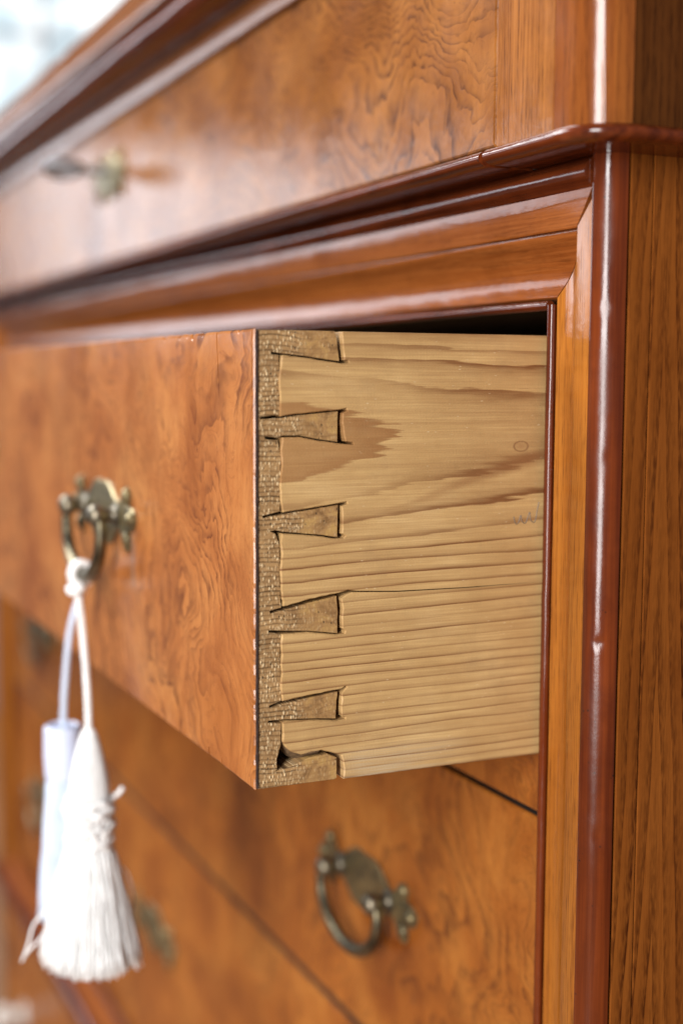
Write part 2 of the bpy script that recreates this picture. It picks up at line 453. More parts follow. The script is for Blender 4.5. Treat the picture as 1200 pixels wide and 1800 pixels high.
def mat_pine():
    N = Nodes('drawer_pine')
    x, y, z = N.xyz(N.pos())
    zn = N.m('DIVIDE', z, 0.175)
    nrm = lambda L: [(a / 0.175, (p + 24) / 30) for a, p in L]
    left = nrm([(0.175, 0.2), (0.171, 1), (0.1655, 2), (0.1601, 3), (0.1483, 4), (0.1333, 4.75), (0.117, 4), (0.1072, 3), (0.0985, 2), (0.0919, 1), (0.0882, 0), (0.066, -4.6), (0.0443, -10), (0.022, -15.6), (0.0, -22)])
    right = nrm([(0.175, 0.1), (0.1685, 1), (0.1624, 2), (0.1509, 3), (0.1376, 3.32), (0.1245, 3), (0.1094, 2), (0.0988, 1), (0.0923, 0), (0.070, -4.4), (0.046, -10), (0.022, -16.2), (0.0, -22)])
    # slow wander of the rings plus torn fibre ends
    w1 = N.noise(N.comb(0.0, N.mul(y, 10), N.mul(z, 60)), 1.0, 2, 0.5)
    zw = N.add(zn, N.mul(N.sub(w1, 0.5), 0.020))
    fl = N.fcurve(zw, left); frr = N.fcurve(zw, right)
    t = N.m('POWER', N.rng(y, 0.020, 0.128, 0, 1), 0.68)
    ph = N.add(N.mul(fl, N.sub(1.0, t)), N.mul(frr, t))
    ph = N.sub(N.mul(ph, 30.0), 24.0)
    jag = N.noise(N.comb(2.2, N.mul(y, 22), N.mul(z, 300)), 1.0, 3, 0.6)
    upper = N.rng(z, 0.085, 0.115, 0.22, 0.75)
    ph = N.add(ph, N.mul(N.sub(jag, 0.5), upper))
    fr = N.m('FRACT', ph)
    # dark latewood straight after each ring edge, fading inwards
    k = N.rng(z, 0.080, 0.125, 5.0, 2.4)
    d = N.m('EXPONENT', N.mul(N.mul(fr, k), -1.0))
    edge = N.rng(fr, 0.0, 0.05, 0, 1)
    thin = N.mul(N.rng(fr, 0.04, 0.30, 1, 0, True), 0.30)
    d = N.mul(N.m('MINIMUM', N.add(d, thin), 1.0), edge)
    ringvar = N.noise(N.comb(N.mul(N.m('FLOOR', ph), 7.31), N.mul(y, 9), 0.3), 1.0, 2)
    d = N.mul(d, N.rng(ringvar, 0.3, 0.68, 0.30, 1.15))
    fine = N.noise(N.comb(0.0, N.mul(y, 30), N.mul(z, 1500)), 1.0, 3, 0.6)
    cloud = N.noise(N.comb(0.0, N.mul(y, 22), N.mul(z, 50)), 1.0, 4, 0.6)
    base = N.ramp(cloud, [(0.25, (0.385, 0.228, 0.086)), (0.55, (0.50, 0.322, 0.134)), (0.8, (0.575, 0.395, 0.185))])
    str2 = N.noise(N.comb(5.0, N.mul(y, 9), N.mul(z, 420)), 1.0, 4, 0.65)
    base = N.mix(N.rng(str2, 0.42, 0.70, 0, 0.55), base, (0.30, 0.165, 0.062))
    base = N.mix(N.rng(fine, 0.35, 0.7, 0, 0.60), base, (0.33, 0.195, 0.082))
    col = N.mix(N.mul(d, 0.95), base, (0.150, 0.058, 0.018))
    # heart of the flame stays brown all through
    heart = N.mul(N.rng(ph, 4.0, 4.08, 0, 1), N.rng(z, 0.05, 0.09, 0, 1))
    col = N.mix(N.mul(heart, 0.5), col, (0.25, 0.105, 0.032))
    # brown streak that widens towards the back, below the knot
    zz = N.sub(z, N.add(0.1035, N.mul(N.sub(y, 0.05), 0.30)))
    st = N.mul(N.rng(N.m('ABSOLUTE', N.add(zz, N.mul(N.sub(jag, 0.5), 0.004))), 0.0, N.rng(y, 0.05, 0.125, 0.0012, 0.0055), 1, 0, True), N.rng(y, 0.045, 0.11, 0, 0.75))
    col = N.mix(st, col, (0.19, 0.080, 0.028))
    # small knot
    ky, kz = N.sub(y, 0.1166), N.sub(z, 0.1297)
    kd = N.m('SQRT', N.add(N.mul(ky, ky), N.mul(N.mul(kz, kz), 2.6)))
    ring = N.rng(N.m('ABSOLUTE', N.sub(kd, 0.0033)), 0.0, 0.0007, 1, 0)
    col = N.mix(N.mul(ring, 0.8), col, (0.15, 0.065, 0.026))
    col = N.mix(N.rng(kd, 0.0, 0.003, 0.45, 0), col, (0.25, 0.12, 0.05))
    # pale torn specks and dirt
    vor = N.voro(N.comb(x, N.mul(y, 0.30), z), 700)
    spk = N.mul(N.rng(vor, 0.05, 0.16, 1, 0), N.rng(N.noise(N.pos(), 75, 3), 0.50, 0.66, 0, 1))
    col = N.mix(N.mul(spk, 0.6), col, (0.62, 0.48, 0.30))
    cm = N.mul(N.rng(N.add(z, N.mul(N.sub(jag, 0.5), 0.006)), 0.009, 0.013, 1, 0), N.mul(N.rng(y, 0.036, 0.045, 0, 1), N.rng(y, 0.06, 0.10, 1, 0)))
    col = N.mix(N.mul(cm, N.rng(fine, 0.35, 0.65, 0.0, 0.7)), col, (0.46, 0.36, 0.23))
    dirt = N.rng(N.noise(N.pos(), 34, 5, 0.7), 0.56, 0.78, 0, 0.30)
    col = N.mix(dirt, col, (0.20, 0.125, 0.065))
    # tool marks, rubbed grey patches
    saw = N.noise(N.comb(0.0, N.add(N.mul(y, 420), N.mul(z, 60)), N.mul(z, 25)), 1.0, 2, 0.6)
    grey = N.rng(N.noise(N.comb(0.0, N.mul(y, 60), N.mul(z, 120)), 1.0, 5, 0.75), 0.52, 0.74, 0, 0.28)
    col = N.mix(grey, col, N.mix(1.0, col, (0.70, 0.68, 0.66), 'MULTIPLY'))
    nb = N.bump(d, 0.10, 0.0004)
    nb = N.bump(saw, 0.12, 0.0004, nb)
    nb = N.bump(fine, 0.35, 0.0004, nb)
    nb = N.bump(N.noise(N.pos(), 1400, 2), 0.22, 0.0004, nb)
    return N.finish(col, 0.55, nb, spec=0.35)
M_pine = mat_pine()

def mat_endgrain():
    N = Nodes('front_end_grain')
    x, y, z = N.xyz(N.pos())
    w = N.noise(N.comb(0.0, N.mul(y, 60), N.mul(z, 30)), 1.0, 2)
    zr = N.add(z, N.mul(N.sub(w, 0.5), 0.0045))
    rows = N.m('FRACT', N.mul(zr, 540))
    groove = N.rng(N.m('ABSOLUTE', N.sub(rows, 0.5)), 0.28, 0.5, 0, 1, True)
    rv = N.rng(N.noise(N.comb(0.0, 3.0, N.mul(zr, 190)), 1.0, 2), 0.35, 0.65, 0.1, 1)
    vec = N.comb(0.0, N.mul(y, 1.2), N.mul(zr, 0.7105))
    vor = N.voro(vec, 760, rnd=0.8)
    cellc = N.voro(vec, 760, out=1, rnd=0.8)
    cr, cg, cb = N.xyz(cellc)
    dot = N.mul(N.rng(vor, 0.26, 0.60, 1, 0, True), N.rng(cr, 0.10, 0.75, 0.1, 1))
    hole = N.mul(N.rng(vor, 0.12, 0.35, 1, 0, True), N.rng(cg, 0.84, 0.90, 0, 1))
    t = N.noise(N.pos(), 90, 4, 0.6)
    base = N.ramp(t, [(0.3, (0.20, 0.110, 0.044)), (0.7, (0.35, 0.205, 0.086))])
    pin = N.rng(y, 0.017, 0.023, 0, 1, True)
    pt = N.noise(N.comb(0.0, N.mul(y, 130), N.mul(z, 150)), 1.0, 3, 0.6, 0.8)
    pinc = N.ramp(pt, [(0.32, (0.15, 0.075, 0.026)), (0.5, (0.29, 0.160, 0.060)), (0.68, (0.38, 0.225, 0.075))])
    base = N.mix(N.mul(pin, 0.9), base, pinc)
    sp = N.sub(1.0, N.mul(pin, 0.8))
    col = N.mix(N.mul(N.mul(N.mul(groove, rv), sp), 0.95), base, (0.065, 0.034, 0.014))
    col = N.mix(N.mul(N.mul(dot, sp), 0.9), col, (0.66, 0.49, 0.28))
    col = N.mix(N.mul(hole, 0.85), col, (0.03, 0.018, 0.008))
    hh = N.mul(sp, N.sub(N.sub(N.mul(dot, 0.8), N.mul(N.mul(groove, rv), 1.0)), N.mul(hole, 1.0)))
    nb = N.bump(hh, 0.8, 0.0005)
    nb = N.bump(N.noise(N.pos(), 900, 3, 0.6), 0.5, 0.0004, nb)
    return N.finish(col, 0.7, nb, spec=0.25)
M_end = mat_endgrain()

def mat_thread(name, col):
    N = Nodes(name)
    x, y, z = N.xyz(N.pos())
    n = N.noise(N.comb(N.mul(x, 700), N.mul(y, 700), N.mul(z, 25)), 1.0, 3, 0.6)
    c = N.mix(N.rng(n, 0.35, 0.7, 0, 0.8), col, tuple(0.72 * q for q in col))
    mm = N.finish(c, 0.45, N.bump(n, 0.2, 0.0003), spec=0.4)
    N.bsdf.inputs['Sheen Weight'].default_value = 0.25
    return mm
M_white = mat_thread('white_rayon', (0.90, 0.90, 0.89))
M_pale = mat_thread('pale_blue_rayon', (0.60, 0.68, 0.82))
M_knob = mat_simple('pale_knob', (0.62, 0.57, 0.52), 0.2, nscale=80, amp=0.05, dark=(0.5, 0.45, 0.4))
M_cuff = mat_simple('pale_blue_satin_cuff', (0.58, 0.63, 0.78), 0.35, nscale=300, amp=0.1, dark=(0.53, 0.58, 0.74))

# joint outlines of the drawer, measured in millimetres (depth, height)
SIDE_OUTLINE = [(36.32, 174.73), (430.00, 174.80), (430.00, 0.00), (101.44, 0.00), (67.05, 0.00), (37.80, 0.00), (38.03, 3.97), (37.51, 7.70), (36.76, 9.61), (31.86, 11.53), (28.45, 12.60), (24.11, 12.41), (19.79, 11.76), (15.50, 13.37), (13.36, 15.41), (11.94, 17.80), (12.18, 20.90), (11.94, 25.39), (13.59, 25.78), (23.59, 25.09), (35.22, 23.67), (38.40, 24.03), (38.40, 24.71), (36.92, 25.32), (36.65, 29.65), (36.87, 34.39), (39.06, 36.68), (38.57, 37.18), (36.62, 36.23), (22.36, 34.86), (11.93, 33.62), (11.46, 37.66), (11.22, 41.01), (11.68, 44.28), (11.21, 47.64), (11.68, 52.02), (11.21, 56.46), (11.67, 59.73), (22.77, 59.67), (34.79, 57.77), (37.96, 57.98), (38.20, 59.09), (36.97, 60.07), (36.70, 64.57), (37.17, 67.90), (36.42, 71.97), (38.84, 73.38), (41.28, 74.12), (61.16, 72.99), (92.16, 72.73), (128.01, 73.31), (92.15, 73.12), (61.15, 73.49), (41.27, 74.70), (39.32, 75.03), (36.89, 74.39), (23.44, 72.57), (14.00, 70.54), (12.13, 70.45), (12.36, 72.19), (11.66, 73.54), (11.42, 78.37), (10.95, 84.93), (11.65, 90.34), (11.18, 94.70), (11.64, 98.37), (25.50, 96.89), (33.88, 95.41), (37.25, 95.48), (38.22, 96.33), (36.52, 97.29), (36.73, 102.36), (36.46, 107.88), (38.87, 108.68), (38.62, 109.57), (36.21, 109.21), (23.10, 107.58), (12.10, 106.35), (11.17, 110.92), (10.93, 117.39), (11.62, 123.81), (11.16, 130.25), (11.84, 134.73), (18.80, 134.85), (25.61, 133.46), (35.85, 132.00), (41.39, 131.59), (40.90, 132.36), (38.00, 132.84), (37.51, 134.16), (36.52, 139.62), (36.74, 143.75), (38.65, 144.60), (38.17, 145.48), (35.77, 145.05), (16.00, 143.34), (10.92, 142.63), (10.91, 149.43), (10.45, 156.85), (11.13, 162.14), (11.36, 165.10), (12.05, 165.53), (21.76, 164.58), (28.80, 163.58), (36.39, 162.58), (39.26, 162.82), (38.78, 163.68), (37.10, 163.88), (36.60, 168.83), (36.34, 171.62)]
FRONT_OUTLINE = [(0.07, 174.73), (17.64, 174.85), (33.47, 174.83), (34.44, 171.62), (35.55, 163.44), (29.37, 164.14), (22.32, 165.13), (12.58, 166.09), (10.74, 166.38), (7.54, 166.76), (7.54, 165.82), (10.74, 165.54), (11.20, 157.91), (11.21, 149.41), (10.98, 143.23), (3.20, 142.48), (3.20, 141.59), (11.21, 141.95), (16.54, 142.77), (35.05, 144.48), (34.96, 138.50), (34.88, 132.61), (25.94, 133.94), (19.35, 135.22), (12.60, 135.31), (10.29, 134.59), (4.79, 135.20), (5.24, 134.13), (10.30, 133.63), (11.45, 128.03), (11.23, 117.28), (11.23, 106.70), (4.08, 105.24), (4.31, 104.37), (12.40, 105.57), (23.66, 106.90), (35.24, 108.47), (35.07, 95.88), (26.07, 97.27), (12.40, 98.85), (9.38, 99.63), (7.07, 99.29), (9.38, 98.33), (11.24, 93.46), (11.02, 84.76), (11.49, 71.60), (11.73, 69.83), (7.06, 68.72), (7.30, 67.72), (14.30, 69.11), (23.77, 71.03), (34.70, 72.89), (35.46, 66.69), (35.26, 58.18), (23.08, 59.98), (10.80, 60.99), (6.37, 61.43), (6.60, 60.54), (11.50, 59.73), (11.27, 51.80), (11.51, 40.71), (11.75, 33.57), (6.82, 32.16), (7.06, 31.25), (12.46, 32.28), (22.68, 33.65), (35.38, 35.04), (34.70, 24.33), (23.90, 25.43), (13.17, 26.18), (6.35, 26.32), (6.35, 25.54), (11.76, 24.88), (11.53, 16.18), (9.88, 10.76), (10.11, 6.69), (8.23, 5.79), (17.95, 8.02), (23.95, 10.05), (31.23, 10.59), (35.27, 8.76), (35.32, 0.50), (34.34, 0.00), (27.62, 0.00), (3.06, 0.00), (-0.20, 0.00)]
# ------------------------------------------------------------------ setting
fl = MB(); fl.box(-3.4, 2.6, -2.6, 1.4, -0.84, -0.80)
M_floor = mat_grain('floor_boards', 'x', (0.42, 0.28, 0.16), (0.30, 0.19, 0.10), (0.18, 0.10, 0.05), 1.0, 7, 1.0, 0.5, 0.3, rough=0.5, coat=0.2)
o = fl.build('floor', M_floor); o['kind'] = 'structure'

# bright window far behind the chest, seen over its top
wn = empty('window', (-3.5, 0.72, 0.55), 'bright blurred white window beyond the top of the chest', 'window')
M_wframe = mat_simple('white_paint', (0.80, 0.82, 0.84), 0.5, nscale=12, dark=(0.74, 0.77, 0.80))
def mat_pane(name, c, s):
    N = Nodes(name)
    e = N.t.nodes.new('ShaderNodeEmission')
    g = N.noise(N.pos(), 7, 1)
    N.put(e.inputs[0], N.mix(N.rng(g, 0.42, 0.58), c, (0.52, 0.64, 0.70)))
    e.inputs[1].default_value = s
    N.t.links.new(e.outputs[0], N.out.inputs[0])
    return N.mat
M_pane = mat_pane('daylight_pane', (0.95, 0.99, 1.0), 1.35)
b = MB(); X = -3.5
ys = [0.36, 0.70, 1.06]; zs = [0.60, 1.115, 1.60]
b.box(X - .06, X + .03, ys[0] - .07, ys[0], zs[0] - .07, zs[-1] + .07); b.box(X - .06, X + .03, ys[-1], ys[-1] + .07, zs[0] - .07, zs[-1] + .07)
b.box(X - .06, X + .028, ys[0], ys[-1], zs[0] - .07, zs[0]); b.box(X - .06, X + .028, ys[0], ys[-1], zs[-1], zs[-1] + .07)
b.build('frame', M_wframe, wn)
b = MB(); b.box(X - .04, X + .02, ys[1] - .010, ys[1] + .010, zs[0], zs[-1]); b.build('mullion', M_wframe, wn)
for i in range(2):
    y0, y1 = (ys[0], ys[1] - .010) if i == 0 else (ys[1] + .010, ys[2])
    b = MB(); b.box(X - .03, X + .015, y0, y1, zs[1] - .009, zs[1] + .009); b.build('glazing_bar', M_wframe, wn)
    for j in range(2):
        z0, z1 = (zs[0], zs[1] - .009) if j == 0 else (zs[1] + .009, zs[2])
        b = MB(); b.box(X - .02, X - .012, y0, y1, z0, z1); b.build('pane', M_pane, wn)

# ------------------------------------------------------------------ chest carcass
XR, XL = 0.003, -1.153          # opening edges
ZT, ZB = 0.186, -0.417          # opening top and bottom
CX = (XR + XL) / 2
chest = empty('chest_of_drawers', (CX, 0.35, -0.80), 'antique honey brown veneered chest of drawers with dark red mouldings', 'chest of drawers')

def mirror(v): return [(2 * CX - a[0],) + tuple(a[1:]) for a in v]

# moulded frame round the opening: profile (distance outwards, y)
FP = [(.0030, .1420), (.0030, .1306), (.0034, .1288), (.0040, .1281), (.0058, .1284), (.0082, .1288), (.0110, .1290), (.0140, .1287), (.0170, .1278), (.0200, .1263), (.0230, .1243), (.0255, .1222), (.0268, .1211), (.0277, .1210), (.0280, .1224), (.0285, .1224), (.0288, .1200), (.0296, .1195)]
def frame_member(name, which, mat):
    n_len = 40
    outer = {'top': .0432, 'bottom': .0272, 'right': .0393, 'left': .0393}[which]
    prof = [p for p in FP if p[0] <= outer - .001] + [(outer, .1195 if outer > .03 else .1211), (outer, .1420)]
    v = []; f = []; n = len(prof)
    for k in range(n_len + 1):
        t = k / n_len
        for s, y in prof:
            g = .00038
            if which in ('top', 'bottom'):
                e = min(s, .0393) - g
                x = (XL - e) + t * ((XR + e) - (XL - e))
                z = ZT + s if which == 'top' else ZB - s
            else:
                e1 = min(s, .0430) - g; e0 = min(s, .0270) - g
                z = (ZB - e0) + t * ((ZT + e1) - (ZB - e0))
                x = XR + s if which == 'right' else XL - s
            yy = y + (wobble((x, 0, z), .0003, 22) if y < .14 else 0)
            v.append((x, yy, z))
    for k in range(n_len):
        for j in range(n - 1):
            f.append((k * n + j, k * n + j + 1, (k + 1) * n + j + 1, (k + 1) * n + j))
    f.append(tuple(range(n))); f.append(tuple(n_len * n + j for j in range(n)))
    return mesh_obj(name, v, f, mat, chest, True, auto=35)
frame_member('frame_rail', 'top', M_honey_x)
frame_member('frame_stile', 'right', M_honey_z)
frame_member('frame_stile', 'left', M_honey_z)
frame_member('frame_rail', 'bottom', M_honey_x)

# cock bead on the inner edge
def bead(pts, axis):
    b = MB()
    P = []
    a, c = Vector(pts[0]), Vector(pts[1]); n = 60
    for i in range(n + 1):
        q = a.lerp(c, i / n); w = wobble(q, .00025, 60)
        P.append((q.x, q.y + w, q.z))
    b.tube(P, .0021, 10)
    return b.build('bead', M_mould if axis == 'x' else M_post, chest, True, auto=50)
bead([(XR + .0007, .1280, ZB - .001), (XR + .0007, .1280, ZT + .001)], 'z')
bead([(XL - .0007, .1280, ZB - .001), (XL - .0007, .1280, ZT + .001)], 'z')
bead([(XL - .001, .1283, ZT + .0008), (XR - .0015, .1283, ZT + .0008)], 'x')
bead([(XL - .001, .1283, ZB - .0008), (XR - .0015, .1283, ZB - .0008)], 'x')

# rounded corner posts, with knocks on the arris: (z, angle from the front, depth, size)
DENTS = [(.184, 47, .00035, .0020), (.0565, 49, .0006, .0018), (.128, 66, .0004, .003), (-.02, 60, .0004, .004)]
def post(right):
    cx, cy, rx, ry = .0425, .1285, .0090, .0098
    arc = [(cx, .135), (cx, .1190)] + [(cx + rx * math.sin(math.radians(a)), cy - ry * math.cos(math.radians(a))) for a in range(4, 91, 5)] + [(cx + rx, .1288), (cx + rx - .003, .1310)]
    angs = [None, None] + list(range(4, 91, 5)) + [None, None]
    n = len(arc); rows = 420; z0, z1 = ZB - .033, .2428
    v = []; f = []
    for k in range(rows + 1):
        z = z0 + (z1 - z0) * k / rows
        for (x, y), a in zip(arc, angs):
            if a is not None:
                d = wobble((a * .01, 0, z), .00006, 25)
                if right:
                    for dz, da, dd, ds in DENTS:
                        q = ((z - dz) / ds) ** 2 + ((a - da) / 17.0) ** 2
                        if q < 4: d += dd * math.exp(-q * 1.6)
                x -= d * math.sin(math.radians(a)); y += d * math.cos(math.radians(a))
            v.append((x, y, z))
    for k in range(rows):
        for j in range(n):
            f.append((k * n + j, k * n + (j + 1) % n, (k + 1) * n + (j + 1) % n, (k + 1) * n + j))
    f.append(tuple(range(n))); f.append(tuple(rows * n + j for j in range(n)))
    return mesh_obj('corner_post', v if right else mirror(v), f, M_post, chest, True, auto=50)
post(True); post(False)

# sides of the chest: narrow lipping plank, then wider boards
def planks(xa, xb, z0, z1, cuts, mat, flip=False):
    for a, c in zip(cuts[:-1], cuts[1:]):
        b = MB(); b.box(xa, xb, a + .0002, c - .0002, z0, z1, .0004)
        if flip: b.v = mirror(b.v)
        b.build('side_plank', mat, chest)
for fl_ in (False, True):
    planks(.030, .0509, ZB - .033, .2455, [.1303, .1408, .262, .415, .62], M_side, fl_)
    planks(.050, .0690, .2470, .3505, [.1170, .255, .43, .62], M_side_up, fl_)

# plan path round the frieze (front, rounded corners, sides) with outward normals
RC = .0165; XF = .0531; YF = .10
def plan(x_from=None, x_to=None, left=True, right=True):
    P = []
    if left:
        P.append((2 * CX - (XF + RC), .62, -1, 0)); P.append((2 * CX - (XF + RC), YF + RC + .0005, -1, 0))
        for a in range(90, -1, -10):
            r = math.radians(a); P.append((2 * CX - (XF + RC * math.sin(r)), YF + RC - RC * math.cos(r), -math.sin(r), -math.cos(r)))
    xa = (2 * CX - XF + .001) if x_from is None else x_from
    xb = (XF - .001) if x_to is None else x_to
    n = max(2, int((xb - xa) / .012))
    for i in range(n + 1): P.append((xa + (xb - xa) * i / n, YF, 0, -1))
    if right:
        for a in range(0, 91, 10):
            r = math.radians(a); P.append((XF + RC * math.sin(r), YF + RC - RC * math.cos(r), math.sin(r), -math.cos(r)))
        for i in range(1, 25): P.append((XF + RC, YF + RC + .0005 + (.62 - YF - RC) * i / 24, 1, 0))
    return P
def sweep(name, path, prof, mat, wob=.0003, sc=30, auto=40):
    v = []; f = []; n = len(prof)
    for x, y, nx, ny in path:
        for o_, z in prof:
            d = wobble((x, y, z), wob, sc) if o_ > -.01 else 0
            v.append((x + nx * (o_ + d), y + ny * (o_ + d), z + d * .5))
    for k in range(len(path) - 1):
        for j in range(n):
            f.append((k * n + j, k * n + (j + 1) % n, (k + 1) * n + (j + 1) % n, (k + 1) * n + j))
    f.append(tuple(range(n))); f.append(tuple((len(path) - 1) * n + j for j in range(n)))
    return mesh_obj(name, v, f, mat, chest, True, auto=auto)
# nosing under the frieze: broken into two lengths by an old joint
def nosing_prof(dz=0.0, w=.0062):
    zc = .2437 + dz
    return [(-.02, zc + .0033), (-.001, zc + .0033)] + [(w * math.cos(math.radians(a)) - .0005, zc + .0033 * math.sin(math.radians(a))) for a in range(80, -91, -14)] + [(-.02, zc - .0033)]
sweep('nosing', plan(x_to=-.0004, right=False), nosing_prof(-.0002, .0058), M_mould)
sweep('nosing', plan(x_from=.0034, left=False), nosing_prof(), M_mould)
# torus below it, dying against the posts
tp = [(-.045, .2288), (-.0195, .2288), (-.0188, .2296), (-.0172, .2308), (-.0158, .2328), (-.0154, .2350), (-.0162, .2372), (-.0182, .2392), (-.0212, .2408), (-.0250, .2420), (-.045, .2422)]
sweep('torus_moulding', plan(x_from=2 * CX - .0421, x_to=.0421, left=False, right=False), tp, M_mould, wob=.0004, sc=40)
# corner blocks and stiles of the frieze
for right in (True, False):
    P = [(XF - .0085, YF + .010)] + [(XF - .0085, YF)] + [(XF + RC * math.sin(math.radians(a)), YF + RC - RC * math.cos(math.radians(a))) for a in range(0, 91, 6)] + [(XF + RC - .006, YF + RC + .0002)]
    rows = 30; v = []; f = []; n = len(P)
    for k in range(rows + 1):
        z = .2472 + (.3503 - .2472) * k / rows
        for i, (x, y) in enumerate(P):
            d = wobble((x, y, z), .0004, 30) if 1 < i < n - 1 else 0
            v.append((x - d, y + d, z))
    for k in range(rows):
        for j in range(n): f.append((k * n + j, k * n + (j + 1) % n, (k + 1) * n + (j + 1) % n, (k + 1) * n + j))
    f.append(tuple(range(n))); f.append(tuple(rows * n + j for j in range(n)))
    mesh_obj('corner_block', v if right else mirror(v), f, M_corner, chest, True, auto=45)
    b = MB(); b.box(.0043, XF - .0088, YF, YF + .016, .2472, .3503, .0004)
    if not right: b.v = mirror(b.v)
    b.build('frieze_stile', M_stile, chest)
# cornice and top
sweep('cornice_fillet', plan(), [(-.02, .3508), (.0022, .3508), (.0030, .3518), (.0030, .3660), (.0022, .3674), (-.02, .3674)], M_slab)
cp = [(-.02, .3678), (.0045, .3678), (.0110, .3676), (.0170, .3680), (.0220, .3694), (.0256, .3718), (.0272, .3748), (.0270, .3780), (.0255, .3802), (.0240, .3812), (-.02, .3812)]
sweep('cornice_moulding', plan(), cp, M_mould, wob=.0005)
sweep('top_edge', plan(), [(-.016, .3816), (.0290, .3816), (.0310, .3824), (.0316, .3840), (.0316, .4000), (.0306, .4016), (.0286, .4024), (-.016, .4024)], M_slab)
b = MB(); b.box(2 * CX - .064, .064, .108, .63, .3822, .4018); b.build('top_board', M_slab, chest)
# base moulding and plinth
bp = [(-.035, -.4446), (-.0195, -.4446), (-.0150, -.4454), (-.0110, -.4475), (-.0085, -.4510), (-.0080, -.4550), (-.0092, -.4600), (-.0125, -.4650), (-.0160, -.4690), (-.0170, -.4760), (-.035, -.4762)]
sweep('base_moulding', plan(), bp, M_mould, wob=.0004)
for fl_ in (False, True):
    planks(.020, .0494, -.800, -.4766, [.121, .262, .415, .62], M_side, fl_)
b = MB(); b.box(2 * CX - .020, .020, .121, .14, -.800, -.6905, .001); b.build('plinth_rail', M_honey_x, chest)
# inside: rails, dust boards, back
b = MB(); b.box(XL - .02, XR + .02, .1325, .60, -.0277, -.0012, .0005); b.build('drawer_rail', M_rail, chest)
for z0, z1, ya in ((.2045, .2280, .143), (-.2000, -.1900, .16), (-.4700, -.4175, .143)):
    b = MB(); b.box(XL - .02, XR + .02, ya, .60, z0, z1); b.build('dust_board', M_inside, chest)
b = MB(); b.box(XL - .05, XR + .04, .601, .618, -.79, .375); b.build('back_panel', M_inside, chest)
for s in (1, -1):
    b = MB(); b.box(XR + .0052, XR + .0262, .1425, .60, -.416, .204)
    if s < 0: b.v = mirror(b.v)
    b.build('inner_side', M_inside, chest)
# ------------------------------------------------------------------ brass pulls (built once, copied)
HQ = [(0, .0185), (.008, .0195), (.016, .0175), (.0225, .0125), (.028, .0088), (.0335, .0076), (.0375, .0085), (.0405, .0130), (.0430, .0172), (.0465, .0186), (.0494, .0162), (.0498, .0115), (.0482, .0076), (.0520, .0066), (.0565, .0056), (.0592, .0026)]
PLATE = HQ + [(.0598, 0)] + [(u, -w * (1.06 if u < .03 else 1.12)) for u, w in HQ[::-1]]
PLATE = PLATE + [(-u, w) for u, w in PLATE[::-1][1:-1]]
def plate_mesh(k=1.0, kz=1.0):
    n = len(PLATE); v = []; f = []
    for y, s in ((0.0, 1.0), (-.0010, 1.0), (-.0018, .955)):
        for u, w in PLATE: v.append((u * k * s, y, w * kz * s))
    for r in range(2):
        for j in range(n): f.append((r * n + j, r * n + (j + 1) % n, (r + 1) * n + (j + 1) % n, (r + 1) * n + j))
    f.append(tuple(2 * n + j for j in range(n))); f.append(tuple(range(n)))
    return v, f
def local_mesh(name, mb, mat, smooth=True, auto=40):
    o = mb.build(name, mat, None, smooth, auto=auto); COL.objects.unlink(o); me = o.data; bpy.data.objects.remove(o); return me
_b = MB(); _b.addm(*plate_mesh(1.0, .82))
for sx in (1, -1):
    for sz in (1, -1): _b.ball((sx * .0462, -.0018, sz * .0106), .0030, (1, .7, 1.3))
    _b.ball((sx * .0545, -.0018, 0), .0036, (1.1, .8, .9))
ME_PLATE = local_mesh('handle', _b, M_brass)
_b = MB(); _b.lathe([(0, .0062), (.0012, .0064), (.002, .0045), (.0045, .0034), (.0068, .0036), (.0082, .0052), (.0105, .0060), (.0130, .0056), (.0150, .0036), (.0156, .0008)], (0, 0, 0), (0, -1, 0), 16)
ME_POST = local_mesh('handle_post', _b, M_brass_dark, auto=60)
BAIL = cr_path([(-.0300, 0, .0010), (-.0345, 0, -.0020), (-.0362, 0, -.0085), (-.0335, 0, -.0180), (-.0255, 0, -.0262), (-.0130, 0, -.0320), (0, 0, -.0338), (.0130, 0, -.0320), (.0255, 0, -.0262), (.0335, 0, -.0180), (.0362, 0, -.0085), (.0345, 0, -.0020), (.0300, 0, .0010)], 5)
_b = MB(); _n = len(BAIL); _b.tube(BAIL, [.0021 + .0016 * math.sin(PI * i / (_n - 1)) for i in range(_n)], 12)
ME_BAIL = local_mesh('bail', _b, M_bail, auto=60)
_b = MB(); _b.addm(*plate_mesh(.98, .92))
for sx in (1, -1):
    for sz in (1, -1): _b.ball((sx * .0452, -.0018, sz * .0118), .0034, (1, .7, 1.3))
    _b.ball((sx * .0535, -.0018, 0), .0038, (1.1, .8, .9))
ME_ESC = local_mesh('escutcheon', _b, M_brass)
_b = MB()
_b.lathe([(0, .0024), (.0004, .0024)], (0, -.0021, .003), (0, 1, 0), 14); _b.box(-.0013, .0013, -.0020, -.0016, -.008, .002)
ME_HOLE = local_mesh('keyhole', _b, mat_simple('keyhole_dark', (0.006, 0.005, 0.004), 0.9))

